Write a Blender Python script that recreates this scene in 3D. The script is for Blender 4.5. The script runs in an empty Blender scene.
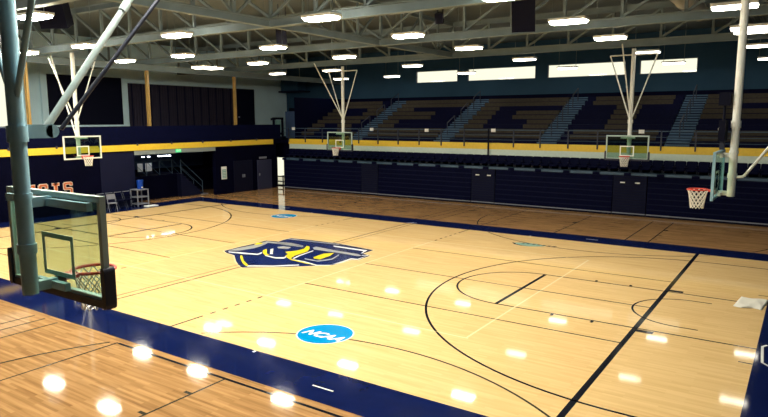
import bpy, math, random
from mathutils import Vector, Matrix
random.seed(7)
SC = bpy.context.scene
COL = SC.collection
PI = math.pi

# ---------------------------------------------------------------- mesh builder
class MB:
    def __init__(self):
        self.v = []; self.f = []; self.s = []
    def add(self, vs, fs, smooth=False):
        n = len(self.v)
        self.v += [tuple(p) for p in vs]
        for f in fs:
            self.f.append([n + i for i in f]); self.s.append(smooth)
        return self
    def box(self, x0, x1, y0, y1, z0, z1):
        vs = [(x0,y0,z0),(x1,y0,z0),(x1,y1,z0),(x0,y1,z0),(x0,y0,z1),(x1,y0,z1),(x1,y1,z1),(x0,y1,z1)]
        return self.add(vs, [(0,3,2,1),(4,5,6,7),(0,1,5,4),(1,2,6,5),(2,3,7,6),(3,0,4,7)])
    def cbox(self, c, s):
        return self.box(c[0]-s[0]/2,c[0]+s[0]/2,c[1]-s[1]/2,c[1]+s[1]/2,c[2]-s[2]/2,c[2]+s[2]/2)
    def tube(self, a, b, r, n=10, r2=None, caps=True):
        a = Vector(a); b = Vector(b); d = (b-a)
        if d.length < 1e-6: return self
        d.normalize()
        u = d.orthogonal().normalized(); w = d.cross(u)
        r2 = r if r2 is None else r2
        vs = []
        for c, rr in ((a, r), (b, r2)):
            for i in range(n):
                t = 2*PI*i/n
                vs.append(c + u*(math.cos(t)*rr) + w*(math.sin(t)*rr))
        fs = [(i, (i+1) % n, n+(i+1) % n, n+i) for i in range(n)]
        self.add(vs, fs, True)
        if caps:
            self.add(vs[:n], [tuple(reversed(range(n)))]); self.add(vs[n:], [tuple(range(n))])
        return self
    def path(self, pts, r, n=8):
        for a, b in zip(pts[:-1], pts[1:]): self.tube(a, b, r, n)
        return self
    def bar(self, a, b, w, h, up=(0,0,1)):
        a = Vector(a); b = Vector(b); d = (b-a).normalized(); up = Vector(up)
        s = d.cross(up)
        if s.length < 1e-4: s = Vector((1,0,0))
        s.normalize(); u = s.cross(d)
        vs = []
        for c in (a, b):
            for sx, sz in ((-1,-1),(1,-1),(1,1),(-1,1)):
                vs.append(c + s*(sx*w/2) + u*(sz*h/2))
        return self.add(vs, [(0,1,2,3),(7,6,5,4),(0,4,5,1),(1,5,6,2),(2,6,7,3),(3,7,4,0)])
    def torus(self, c, R, r, n=32, m=8):
        vs = []; fs = []
        for i in range(n):
            t = 2*PI*i/n
            for j in range(m):
                q = 2*PI*j/m
                rr = R + r*math.cos(q)
                vs.append((c[0]+rr*math.cos(t), c[1]+rr*math.sin(t), c[2]+r*math.sin(q)))
        for i in range(n):
            for j in range(m):
                fs.append((i*m+j, ((i+1)%n)*m+j, ((i+1)%n)*m+(j+1)%m, i*m+(j+1)%m))
        return self.add(vs, fs, True)
    def prism(self, poly, fn, d0, d1):
        """poly: 2D outline; fn(u, v, d) -> 3D point"""
        n = len(poly)
        vs = [fn(u, v, d0) for u, v in poly] + [fn(u, v, d1) for u, v in poly]
        fs = [tuple(reversed(range(n))), tuple(range(n, 2*n))]
        fs += [(i, (i+1)%n, n+(i+1)%n, n+i) for i in range(n)]
        return self.add(vs, fs)
    def flat(self, poly, z):
        return self.add([(x, y, z) for x, y in poly], [tuple(range(len(poly)))])
    def strip(self, pts, w, z):
        """a painted line of width w along pts on the floor"""
        pts = [Vector((p[0], p[1], 0)) for p in pts]
        L = []; R = []
        for i, p in enumerate(pts):
            if i == 0: d = pts[1]-p
            elif i == len(pts)-1: d = p-pts[i-1]
            else: d = (pts[i+1]-pts[i-1])
            d.normalize(); n = Vector((-d.y, d.x, 0))*w/2
            L.append(p+n); R.append(p-n)
        vs = [(p.x, p.y, z) for p in R] + [(p.x, p.y, z) for p in L]
        m = len(pts)
        return self.add(vs, [(i, i+1, m+i+1, m+i) for i in range(m-1)])
    def build(self, name, mat=None, parent=None, loc=None):
        me = bpy.data.meshes.new(name)
        me.from_pydata(self.v, [], self.f)
        me.polygons.foreach_set('use_smooth', self.s)
        me.update()
        o = bpy.data.objects.new(name, me)
        if mat: me.materials.append(mat)
        COL.objects.link(o)
        if parent: o.parent = parent
        if loc: o.location = loc
        return o

def rrect(w, h, r, n=4, cx=0, cy=0):
    pts = []
    for (sx, sy, a0) in ((1,-1,-PI/2),(1,1,0),(-1,1,PI/2),(-1,-1,PI)):
        for i in range(n+1):
            a = a0 + i*PI/2/n
            pts.append((cx+sx*(w/2-r)+r*math.cos(a), cy+sy*(h/2-r)+r*math.sin(a)))
    return pts

def tag(o, label=None, cat=None, group=None, kind=None):
    if label: o['label'] = label
    if cat: o['category'] = cat
    if group: o['group'] = group
    if kind: o['kind'] = kind
    return o
def empty(name, loc=(0,0,0), rz=0):
    o = bpy.data.objects.new(name, None); COL.objects.link(o)
    o.location = loc; o.rotation_euler = (0,0,rz); o.empty_display_size = .2
    return o
def copy_tree(o, parent=None):
    c = o.copy(); COL.objects.link(c)
    if parent: c.parent = parent
    for ch in list(o.children): copy_tree(ch, c)
    return c
def struct(o): o['kind'] = 'structure'; return o
ORD = ['zeroth','first','second','third','fourth','fifth','sixth','seventh','eighth','ninth','tenth']
def nth(i):
    if i <= 10: return ORD[i]
    return '%d%s' % (i, 'th' if 10 <= i % 100 <= 20 else {1:'st',2:'nd',3:'rd'}.get(i % 10, 'th'))

# ---------------------------------------------------------------- materials
def pmat(name, col, rough=.5, metal=0, spec=.5, noise=0, nscale=8, bump=0):
    m = bpy.data.materials.new(name); m.use_nodes = True
    nt = m.node_tree; b = nt.nodes['Principled BSDF']
    b.inputs['Base Color'].default_value = (*col, 1)
    b.inputs['Roughness'].default_value = rough
    b.inputs['Metallic'].default_value = metal
    b.inputs['Specular IOR Level'].default_value = spec
    if noise or bump:
        tc = nt.nodes.new('ShaderNodeTexCoord'); nz = nt.nodes.new('ShaderNodeTexNoise')
        nz.inputs['Scale'].default_value = nscale; nz.inputs['Detail'].default_value = 4
        nt.links.new(tc.outputs['Object'], nz.inputs['Vector'])
        if noise:
            r = nt.nodes.new('ShaderNodeValToRGB')
            r.color_ramp.elements[0].position = .3; r.color_ramp.elements[1].position = .7
            r.color_ramp.elements[0].color = (*[c*(1-noise) for c in col], 1)
            r.color_ramp.elements[1].color = (*[min(1, c*(1+noise)) for c in col], 1)
            nt.links.new(nz.outputs['Fac'], r.inputs['Fac']); nt.links.new(r.outputs['Color'], b.inputs['Base Color'])
        if bump:
            bp = nt.nodes.new('ShaderNodeBump'); bp.inputs['Strength'].default_value = bump
            bp.inputs['Distance'].default_value = .01
            nt.links.new(nz.outputs['Fac'], bp.inputs['Height']); nt.links.new(bp.outputs['Normal'], b.inputs['Normal'])
    return m
def emat(name, col, strength, up=None):
    m = bpy.data.materials.new(name); m.use_nodes = True
    nt = m.node_tree; nt.nodes.clear()
    e = nt.nodes.new('ShaderNodeEmission'); o = nt.nodes.new('ShaderNodeOutputMaterial')
    e.inputs['Color'].default_value = (*col, 1); e.inputs['Strength'].default_value = strength
    nt.links.new(e.outputs[0], o.inputs[0])
    return m
def glassmat(name, tint, gloss=.08):
    m = bpy.data.materials.new(name); m.use_nodes = True
    nt = m.node_tree; nt.nodes.clear()
    t = nt.nodes.new('ShaderNodeBsdfTransparent'); g = nt.nodes.new('ShaderNodeBsdfGlossy')
    mx = nt.nodes.new('ShaderNodeMixShader'); o = nt.nodes.new('ShaderNodeOutputMaterial')
    t.inputs['Color'].default_value = (*tint, 1); g.inputs['Roughness'].default_value = .03
    g.inputs['Color'].default_value = (.9,.95,1,1)
    lw = nt.nodes.new('ShaderNodeLayerWeight'); lw.inputs['Blend'].default_value = .5
    pw = nt.nodes.new('ShaderNodeMath'); pw.operation = 'POWER'; pw.inputs[1].default_value = 4
    ma = nt.nodes.new('ShaderNodeMath'); ma.operation = 'MULTIPLY_ADD'; ma.inputs[1].default_value = .45; ma.inputs[2].default_value = gloss*.3
    nt.links.new(lw.outputs['Facing'], pw.inputs[0]); nt.links.new(pw.outputs[0], ma.inputs[0])
    nt.links.new(ma.outputs[0], mx.inputs['Fac'])
    nt.links.new(t.outputs[0], mx.inputs[1]); nt.links.new(g.outputs[0], mx.inputs[2])
    nt.links.new(mx.outputs[0], o.inputs[0])
    return m
def woodmat(name, c1, c2, streak, rough):
    """maple strip flooring, boards running along X"""
    m = bpy.data.materials.new(name); m.use_nodes = True
    nt = m.node_tree; b = nt.nodes['Principled BSDF']; N = nt.nodes.new; Lk = nt.links.new
    tc = N('ShaderNodeTexCoord')
    mp = N('ShaderNodeMapping'); mp.inputs['Scale'].default_value = (1, 1, 1)
    Lk(tc.outputs['Object'], mp.inputs['Vector'])
    br = N('ShaderNodeTexBrick')
    br.inputs['Color1'].default_value = (0,0,0,1); br.inputs['Color2'].default_value = (1,1,1,1)
    br.inputs['Mortar'].default_value = (.5,.5,.5,1)
    br.inputs['Scale'].default_value = 1; br.inputs['Mortar Size'].default_value = .0
    br.inputs['Brick Width'].default_value = .9; br.inputs['Row Height'].default_value = .06
    br.inputs['Bias'].default_value = 0
    br.offset = .37
    Lk(mp.outputs[0], br.inputs['Vector'])
    mp2 = N('ShaderNodeMapping'); mp2.inputs['Scale'].default_value = (.55, 9, 1)
    Lk(tc.outputs['Object'], mp2.inputs['Vector'])
    nz = N('ShaderNodeTexNoise'); nz.inputs['Scale'].default_value = 1.3; nz.inputs['Detail'].default_value = 5
    Lk(mp2.outputs[0], nz.inputs['Vector'])
    ad = N('ShaderNodeMath'); ad.operation = 'MULTIPLY_ADD'; ad.inputs[1].default_value = .34
    sep = N('ShaderNodeSeparateColor'); Lk(br.outputs['Color'], sep.inputs[0])
    Lk(sep.outputs[0], ad.inputs[0]); Lk(nz.outputs['Fac'], ad.inputs[2])
    rp = N('ShaderNodeValToRGB')
    rp.color_ramp.elements[0].position = .33; rp.color_ramp.elements[1].position = .33+streak
    rp.color_ramp.elements[0].color = (*c2, 1); rp.color_ramp.elements[1].color = (*c1, 1)
    Lk(ad.outputs[0], rp.inputs['Fac']); Lk(rp.outputs['Color'], b.inputs['Base Color'])
    b.inputs['Roughness'].default_value = rough
    b.inputs['Specular IOR Level'].default_value = .15
    bp = N('ShaderNodeBump'); bp.inputs['Strength'].default_value = .03; bp.inputs['Distance'].default_value = .002
    Lk(br.outputs['Color'], bp.inputs['Height']); Lk(bp.outputs['Normal'], b.inputs['Normal'])
    return m
def ribmat(name, c1, c2, scale, axis='Y', rough=.6):
    """vertical corrugation pattern"""
    m = bpy.data.materials.new(name); m.use_nodes = True
    nt = m.node_tree; b = nt.nodes['Principled BSDF']; N = nt.nodes.new; Lk = nt.links.new
    tc = N('ShaderNodeTexCoord'); w = N('ShaderNodeTexWave'); w.bands_direction = axis
    w.inputs['Scale'].default_value = scale; w.inputs['Distortion'].default_value = 0
    Lk(tc.outputs['Object'], w.inputs['Vector'])
    bp = N('ShaderNodeBump'); bp.inputs['Strength'].default_value = .6; bp.inputs['Distance'].default_value = .05
    Lk(w.outputs['Fac'], bp.inputs['Height']); Lk(bp.outputs['Normal'], b.inputs['Normal'])
    nz = N('ShaderNodeTexNoise'); nz.inputs['Scale'].default_value = 1.5; Lk(tc.outputs['Object'], nz.inputs['Vector'])
    rp = N('ShaderNodeValToRGB'); rp.color_ramp.elements[0].color = (*c1,1); rp.color_ramp.elements[1].color = (*c2,1)
    Lk(nz.outputs['Fac'], rp.inputs['Fac']); Lk(rp.outputs['Color'], b.inputs['Base Color'])
    b.inputs['Roughness'].default_value = rough
    return m

M = {}
M['court'] = woodmat('court_maple', (.88,.62,.295), (.76,.50,.215), .55, .05)
M['outer'] = woodmat('outer_maple', (.52,.30,.125), (.25,.13,.05), .62, .055)
M['navy_paint'] = pmat('navy_floor_paint', (.004,.010,.068), .06, spec=.14, noise=.15, nscale=2)
M['line'] = pmat('black_line_paint', (.006,.008,.016), .1, spec=.12)
M['thin_line'] = pmat('thin_line_paint', (.05,.045,.03), .1, spec=.15)
M['white_line'] = pmat('white_line_paint', (.90,.74,.42), .1, spec=.15)
M['white_paint'] = pmat('white_floor_paint', (.85,.88,.85), .25)
M['logo_navy'] = pmat('logo_navy', (.008,.02,.12), .15, spec=.16)
M['logo_yellow'] = pmat('logo_yellow', (.84,.70,.03), .12, spec=.2)
M['logo_grey'] = pmat('logo_grey', (.40,.42,.40), .25)
M['disc_blue'] = pmat('disc_blue', (.0,.27,.62), .1, spec=.15)
M['disc_teal'] = pmat('disc_teal', (.30,.52,.42), .25)
M['navy'] = pmat('navy_vinyl', (.0014,.0026,.02), .65, spec=.05, noise=.2)
M['navy_wall'] = pmat('navy_wall_paint', (.0014,.0018,.011), .75, spec=.03, noise=.15, nscale=1)
M['navy_light'] = pmat('navy_wall_panel', (.006,.008,.03), .7, spec=.1, noise=.1, nscale=1)
M['black'] = pmat('black_plastic', (.002,.003,.014), .6, spec=.12)
M['yellow'] = pmat('yellow_fascia', (.80,.56,.045), .45, noise=.05)
M['gold'] = pmat('gold_column', (.30,.19,.055), .45, noise=.1)
M['white_band'] = pmat('pale_band', (.58,.70,.65), .5, noise=.05)
M['grey_band'] = pmat('grey_soffit', (.22,.27,.28), .6)
M['bench_gold'] = pmat('bench_gold', (.056,.048,.038), .6, spec=.1, noise=.15)
M['bench_navy'] = pmat('bench_navy', (.0016,.003,.028), .6, spec=.08, noise=.15)
M['aisle'] = pmat('aisle_blue', (.055,.12,.21), .7, noise=.15, nscale=3)
M['ledge'] = pmat('ledge_blue', (.045,.095,.16), .5, noise=.1)
M['back_wall'] = pmat('blue_back_wall', (.028,.075,.135), .8, spec=.15, noise=.08, nscale=.6)
M['pale_wall'] = pmat('pale_wall', (.64,.86,.95), .8, noise=.06, nscale=.6)
M['steel'] = pmat('truss_paint', (.165,.215,.23), .7, noise=.12, nscale=1.5)
M['deck'] = ribmat('roof_deck', (.09,.115,.125), (.13,.155,.155), 2.5, 'X')
M['curtain'] = ribmat('dark_perforated_panel', (.010,.007,.026), (.024,.018,.042), 1.6, 'Y', .75)
M['white_steel'] = pmat('white_powder_coat', (.86,.90,.86), .35, noise=.04)
M['teal_steel'] = pmat('blue_grey_steel', (.30,.52,.64), .35, noise=.12, nscale=3)
M['pale_steel'] = pmat('pale_brace_paint', (.55,.70,.72), .35, noise=.08)
M['frame_steel'] = pmat('board_frame', (.45,.58,.56), .35)
M['glass'] = glassmat('board_glass', (.68,.80,.74), .12)
M['pane'] = glassmat('window_glass', (.96,.97,.93), .1)
M['rim'] = pmat('rim_orange', (.66,.05,.03), .4)
M['net'] = pmat('net_cord', (.80,.80,.75), .8)
M['pad'] = pmat('board_padding', (.008,.012,.035), .5)
M['lens'] = emat('lamp_lens', (1,.93,.76), 108)
M['lens_mid'] = emat('lamp_lens_mid', (1,.93,.76), 46)
M['lens_near'] = emat('lamp_lens_near', (1,.93,.76), 190)
M['lens_dim'] = emat('lamp_lens_dim', (1,.93,.78), 14)
M['glow'] = emat('lamp_uplight', (1,.90,.66), 14)
M['lamp_white'] = pmat('lamp_housing', (.8,.8,.74), .5)
M['small_light'] = emat('small_light', (.8,.88,1), 14)
M['exit'] = emat('exit_green', (.05,.9,.30), 1.2)
M['orange'] = pmat('letter_orange', (.60,.17,.07), .6, spec=.1)
M['letter_white'] = pmat('letter_border', (.72,.62,.55), .5)
M['letter_navy'] = pmat('letter_navy', (.01,.015,.07), .5)
M['cooler_blue'] = pmat('cooler_blue', (.004,.05,.36), .4, spec=.3)
M['grey_metal'] = pmat('grey_metal', (.20,.22,.28), .4, noise=.1)
M['dark_metal'] = pmat('dark_rail', (.015,.022,.05), .5)
M['sign_teal'] = pmat('sign_teal', (.22,.42,.40), .5)
M['white'] = pmat('white_card', (.85,.87,.85), .6)
M['cloth'] = pmat('white_cloth', (.86,.84,.76), .9, bump=.3, nscale=20)
M['blue_wall'] = pmat('concourse_blue', (.06,.11,.24), .6)
M['door_dark'] = pmat('dark_door', (.003,.004,.018), .6, spec=.15)
M['door_grey'] = pmat('grey_door', (.03,.035,.08), .5)
M['duct'] = pmat('duct_metal', (.45,.46,.42), .5, noise=.08)

# ---------------------------------------------------------------- key dimensions
HL, HW = 14.325, 7.62          # half court
BO = 8.93                      # outer edge of the navy sideline band
XW, XU, XR = -15.8, -22.0, 18.5
YB, YF, YBACK, YNEAR = 15.34, 16.1, 23.5, -23.5
ZD = 9.7
CX = -.35

# ---------------------------------------------------------------- floor and its paint
floor = struct(MB().box(XU, XR, YNEAR, YBACK, -.2, 0).build('floor', M['outer']))
def paint(name, mb, mat, label=None):
    o = mb.build(name, mat, floor)
    if label: o['label'] = label
    return o
paint('inner_court', MB().flat([(-HL,-HW),(HL,-HW),(HL,HW),(-HL,HW)], .002), M['court'], 'pale maple playing court')
b = MB()
XB0, XB1 = XW, HL+1.6
b.flat([(XB0,-8.74),(XB1,-8.74),(XB1,-HW),(XB0,-HW)], .002)
b.flat([(XB0,HW),(XB1,HW),(XB1,BO),(XB0,BO)], .002)
b.flat([(XB0,-HW),(-HL,-HW),(-HL,HW),(XB0,HW)], .002)
b.flat([(HL,-HW),(XB1,-HW),(XB1,HW),(HL,HW)], .002)
paint('border_band', b, M['navy_paint'], 'navy painted border around the court')
def arc(cx, cy, r, a0, a1, n=48): return [(cx+r*math.cos(a0+(a1-a0)*i/n), cy+r*math.sin(a0+(a1-a0)*i/n)) for i in range(n+1)]
b = MB(); Z1 = .004
for s in (-1, 1):
    X = lambda x: s*x
    rx = 12.725
    b.strip([(X(HL),6.34)] + [(X(rx-6.34*math.cos(t)), 6.34*math.sin(t)) for t in [PI/2-PI*i/64 for i in range(65)]] + [(X(HL),-6.34)], .06, Z1)
    b.strip([(X(8.534-1.83*math.cos(t)), 1.83*math.sin(t)) for t in [PI/2-PI*i/40 for i in range(41)]], .06, Z1)
    b.strip([(X(8.534),-1.83),(X(8.534),1.83)], .1, Z1)
    b.strip([(X(13.15),1.22)] + [(X(rx-1.22*math.cos(t)), 1.22*math.sin(t)) for t in [PI/2-PI*i/32 for i in range(33)]] + [(X(13.15),-1.22)], .05, Z1)
    for sy in (-1, 1):
        b.strip([(X(12.0),sy*1.98),(X(12.36),sy*1.98)], .18, Z1)
        for xx in (11.0, 10.04): b.strip([(X(xx),sy*1.85),(X(xx),sy*2.0)], .07, Z1)
        b.strip([(X(14.08),sy*2.8),(X(14.32),sy*2.8)], .05, Z1)
    b.strip([(X(11.95),-HW),(X(11.95),HW)], .115, Z1)
    # cross volleyball end lines, dashed attack-line extensions
    for sy in (-1, 1):
        if sy < 0: b.strip([(X(3.05),-8.95),(X(11.95),-8.95)], .065, Z1)
        for k in range(5):
            y0 = 4.7+k*.4
            b.strip([(X(3.05),sy*y0),(X(3.05),sy*(y0+.17))], .05, Z1)
        b.strip([(X(3.05),sy*6.7),(X(3.05),sy*HW)], .05, Z1)
paint('court_line', b, M['line'], 'black basketball line')
b = MB()
for s in (-1, 1):
    for y in (-3, 0, 3): b.strip([(s*3.08,y),(s*11.9,y)], .05, Z1)
    for sy in (-1, 1):
        b.strip([(s*8.534,sy*1.83),(s*HL,sy*1.83)], .06, Z1)
        # side courts
        cy = 12.1
        pts = [(s*8.18+6.18*math.cos(t), sy*(cy-6.18*math.sin(t))) for t in [PI*i/72 for i in range(73)]]
        inn = [p for p in pts if abs(p[1]) < HW-.02]
        b.strip(inn, .05, Z1)
        lf = [p for p in pts[:36] if abs(p[1]) > BO]; rt = [p for p in pts[36:] if abs(p[1]) > BO]
        b.strip(lf, .05, Z1); b.strip(rt, .05, Z1)
        for xx in (6.36, 10.05, 9.2, 3.0): b.strip([(s*xx,sy*BO),(s*xx,sy*14.3)], .045, Z1)
        for xx, dd in ((6.27,1),(10.14,1)):
            for yy in (9.72, 10.63, 12.0): b.strip([(s*xx-.09,sy*yy),(s*xx+.09,sy*yy)], .07 if yy < 11 else .2, Z1)
for y0, y1 in ((-14.6,-BO),(BO,14.6)):
    for xx in (-.41, .05, .6): b.strip([(xx,y0),(xx,y1)], .045, Z1)
b.strip([(0,-HW),(0,-1.9)], .05, Z1); b.strip([(0,1.9),(0,HW)], .05, Z1)
b.strip([(-.3,-HW),(-.3,-1.7)], .03, Z1); b.strip([(.3,1.9),(.3,HW)], .03, Z1)
paint('side_court_line', b, M['thin_line'], 'thin dark line of the cross courts')
b = MB()
for y in (-4.55, 4.55): b.strip([(-9.1,y),(9.1,y)], .05, Z1)
for x in (-9.05, -3.05, 3.05, 9.05): b.strip([(x,-4.55),(x,4.55)], .05, Z1)
paint('volleyball_line', b, M['white_line'], 'faint white volleyball line')
b = MB()
for s in (-1, 1):
    for sy in (-1, 1):
        b.strip([(s*7.87,sy*8.27),(s*8.34,sy*8.27)], .035, Z1)
        b.strip([(s*5.8,sy*7.64),(s*5.8,sy*7.72)], .06, Z1)
    b.strip([(-.12,s*7.66),(.12,s*7.95)], .06, Z1); b.strip([(.12,s*7.66),(.3,s*7.9)], .06, Z1)
    # outline of a letter stroke on the end band
    b.strip([(s*14.5,-1.45),(s*14.42,-1.6),(s*14.47,-2.6),(s*14.6,-2.75)], .05, Z1)
paint('band_marks', b, M['white_paint'], 'white marks on the navy border')

# centre logo: shield with two letters, painted on the floor
F = 626.222932; YAW, PITCH, ROLL = .595087535, .141928656, -.00235170071
CAMLOC = Vector((14.9076439, -16.3724241, 4.71695391))
fw = Vector((-math.sin(YAW)*math.cos(PITCH), math.cos(YAW)*math.cos(PITCH), -math.sin(PITCH)))
rt0 = Vector((math.cos(YAW), math.sin(YAW), 0)); up0 = rt0.cross(fw)
RT = math.cos(ROLL)*rt0 + math.sin(ROLL)*up0
UP = -math.sin(ROLL)*rt0 + math.cos(ROLL)*up0
LOGO = {'logo_ground': [[(-2.36, -1.208), (-2.427, -0.432), (-2.407, 0.273), (-2.486, 1.055), (-1.936, 1.152), (-1.989, 1.517), (-2.039, 1.951), (-1.458, 2.057), (0.128, 2.149), (2.082, 1.886), (2.118, 1.194), (2.535, 1.041), (2.575, 0.249), (2.371, 0.154), (2.328, -0.795), (1.882, -1.201), (1.372, -1.685), (0.905, -2.085), (0.115, -2.662), (-0.31, -2.43), (-0.731, -2.136), (-1.487, -1.513), (-1.99, -1.411)]], 'logo_grey': [[(-2.289, -1.116), (-2.307, -0.544), (-2.254, 0.124), (-2.355, 0.981), (-1.577, 1.076), (-0.62, 1.053), (-0.43, 0.838), (-1.569, 0.826), (-2.07, 0.751), (-1.857, 0.187), (-1.774, -0.288), (-1.922, -0.85)], [(-0.055, 1.014), (-0.071, 1.22), (1.086, 1.069), (1.989, 1.043), (2.296, 0.883), (2.211, 0.742), (1.339, 0.811), (1.107, 0.79), (0.197, 0.78)], [(-1.262, 0.386), (-1.141, 0.611), (-0.763, 0.618), (-0.647, 0.315), (-1.032, 0.203)], [(-2.023, 1.858), (0.36, 2.055), (0.437, 1.956), (-1.964, 1.731)], [(0.881, -0.504), (1.48, -0.549), (1.701, -0.063), (1.481, 0.628), (1.581, 0.501), (1.812, -0.171), (1.601, -0.665), (0.994, -0.632)], [(-1.915, 1.121), (-1.34, 1.24), (-0.602, 1.097), (-0.399, 0.866), (-1.137, 1.018), (-1.703, 0.898)]], 'logo_outline': [[(-2.155, -1.186), (-1.477, -1.006), (-0.984, -0.9), (-1.041, -0.629), (-0.901, -0.758), (-0.824, -1.032), (-1.346, -1.183), (-1.995, -1.304)], [(0.049, -2.323), (0.744, -1.918), (1.353, -1.33), (1.453, -1.431), (0.852, -2.03), (0.149, -2.495)], [(-1.157, -0.068), (-1.153, 0.076), (-0.48, -0.653), (-0.59, -0.683)], [(-0.603, -0.907), (-0.036, -0.952), (0.185, -0.806), (0.134, -0.631), (0.263, -0.754), (0.327, -0.958), (0.108, -1.102), (-0.501, -1.009)], [(0.612, -0.85), (1.278, -0.884), (1.892, -1.047), (2.249, -0.81), (2.255, -0.238), (2.219, 0.355), (2.466, 0.397), (2.445, 1.003), (2.286, 0.897), (2.234, 0.969), (2.438, 1.104), (2.556, 0.276), (2.33, 0.207), (2.354, -0.365), (2.27, -0.722), (2.273, -0.924), (1.932, -1.15), (1.365, -1.038), (0.725, -0.975)], [(0.36, 1.725), (1.922, 1.735), (2.08, 1.213), (2.032, 1.181), (1.895, 1.535), (0.488, 1.565)], [(0.537, -0.731), (0.417, -0.29), (0.291, 0.618), (0.37, 0.556), (0.516, -0.372), (0.66, -0.812)]], 'logo_accent': [[(-1.311, -1.396), (-1.19, -1.422), (-0.577, -1.936), (0.067, -2.33), (0.072, -2.455), (-0.274, -2.257), (-0.716, -1.929), (-1.055, -1.646)], [(-1.252, -0.362), (-1.302, -0.117), (-0.755, -0.661), (-0.434, -0.837), (-0.565, -0.945), (-0.961, -0.665)], [(-0.398, -0.108), (-0.18, 0.261), (-0.18, 0.678), (-0.458, 1.118), (-0.318, 1.113), (-0.031, 0.823), (0.251, 0.365), (0.301, -0.044), (0.341, -0.404), (0.49, -0.762), (0.72, -0.933), (0.696, -0.988), (0.324, -0.79), (0.039, -0.561), (-0.025, -0.368)], [(1.018, -0.214), (0.954, 0.425), (1.193, 0.714), (1.374, 0.273), (1.448, -0.377), (1.19, -0.387)], [(0.637, -0.868), (1.408, -1.023), (1.844, -1.036), (1.482, -1.107), (0.696, -0.988)], [(-2.311, 0.236), (-2.454, 0.549), (-2.246, 0.635), (-2.128, 0.458), (-2.18, 0.222)]]}
zz = .004
logo_parts = (('logo_ground','logo_navy'),('logo_grey','logo_grey'),('logo_outline','white_paint'),('logo_accent','logo_yellow'))
G0 = LOGO['logo_ground'][0]; gx = sum(p[0] for p in G0)/len(G0); gy = sum(p[1] for p in G0)/len(G0)
sg_ = 1 if sum(a[0]*c[1]-c[0]*a[1] for a, c in zip(G0, G0[1:]+G0[:1])) > 0 else -1
brd = []
for i, p in enumerate(G0):
    a = Vector(G0[i-1]); c = Vector(G0[(i+1) % len(G0)]); d = (c-a).normalized()
    brd.append((p[0]+d.y*.055*sg_, p[1]-d.x*.055*sg_))
paint('logo_border', MB().flat(brd, .0034), M['white_line'], 'cream outline around the centre emblem')
for nm, mt in logo_parts:
    b = MB()
    for poly in LOGO[nm]: b.flat(poly, zz)
    paint(nm, b, M[mt], {'logo_ground':'navy shield of the centre court emblem','logo_grey':'grey bevel of the centre emblem letters',
        'logo_outline':'white outline of the centre emblem','logo_accent':'yellow accents of the centre emblem'}[nm])
    zz += .001

def text_mesh(name, s, size, mat, parent, loc, rot, shear=0, bold=.0, extrude=0, sx=1):
    cu = bpy.data.curves.new(name, 'FONT'); cu.body = s; cu.size = size; cu.shear = shear
    cu.align_x = 'CENTER'; cu.align_y = 'CENTER'; cu.offset = bold; cu.extrude = extrude
    t = bpy.data.objects.new(name, cu); COL.objects.link(t)
    dg = bpy.context.evaluated_depsgraph_get()
    me = bpy.data.meshes.new_from_object(t.evaluated_get(dg))
    bpy.data.objects.remove(t); bpy.data.curves.remove(cu)
    o = bpy.data.objects.new(name, me); COL.objects.link(o)
    me.materials.clear(); me.materials.append(mat)
    o.parent = parent; o.location = loc; o.rotation_euler = rot; o.scale = (sx, 1, 1)
    return o
for (cx, cy, lb) in ((6.33,-6.04,'blue association disc near the lower sideline'), (-6.25,6.1,'blue association disc near the far sideline')):
    b = MB(); b.flat(arc(cx,cy,.65,0,2*PI,48)[:-1], .005); paint('disc_border', b, M['white_paint'])
    b = MB(); b.flat(arc(cx,cy,.615,0,2*PI,48)[:-1], .0062); paint('floor_disc', b, M['disc_blue'], lb)
    text_mesh('disc_lettering', 'NCAA', .40, M['white_paint'], floor, (cx+.02, cy-.12, .0074), (0,0,0), shear=.35, bold=.014, sx=.92)
b = MB()
b.flat([(5.75+1.25*t+.05, 6.05+.18*math.sin(PI*t)) for t in [i/16 for i in range(17)]] + [(5.75+1.25*t+.05, 6.05-.42*math.sin(PI*t)**.7) for t in [1-i/16 for i in range(17)]], .005)
paint('conference_swoosh', b, M['disc_teal'], 'pale teal swoosh emblem on the far sideline')
b = MB()
for k in range(7):
    x0 = 6.05+k*.2
    b.flat([(x0,6.02),(x0+.13,6.02),(x0+.19,6.16),(x0+.06,6.16)], .0062)
b.flat([(5.72,5.98),(5.9,5.75),(6.2,5.62),(6.6,5.62),(6.2,5.68),(5.95,5.82),(5.8,6.0)], .0062)
paint('conference_lettering', b, M['logo_navy'])

# ---------------------------------------------------------------- walls, slabs, roof
b = MB()
D0, D1, DZ = 4.5, 10.2, 2.78
b.box(XW-.3, XW, YNEAR, D0, 0, 3.05); b.box(XW-.3, XW, D1, 15.6, 0, 3.05); b.box(XW-.3, XW, D0, D1, DZ, 3.05)
struct(b.build('wall_left', M['navy_wall']))
struct(MB().box(XW, XW+.03, 2.45, 4.45, 0, 2.95).build('trim_1', M['navy_light']))
struct(MB().box(XW-.02, XW+.025, D0, D1, DZ, 3.02).build('trim_2', M['grey_band']))
struct(MB().box(XU-.2, XU, YNEAR, 16.75, 0, 3.05).build('wall_concourse', M['blue_wall']))
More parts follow.
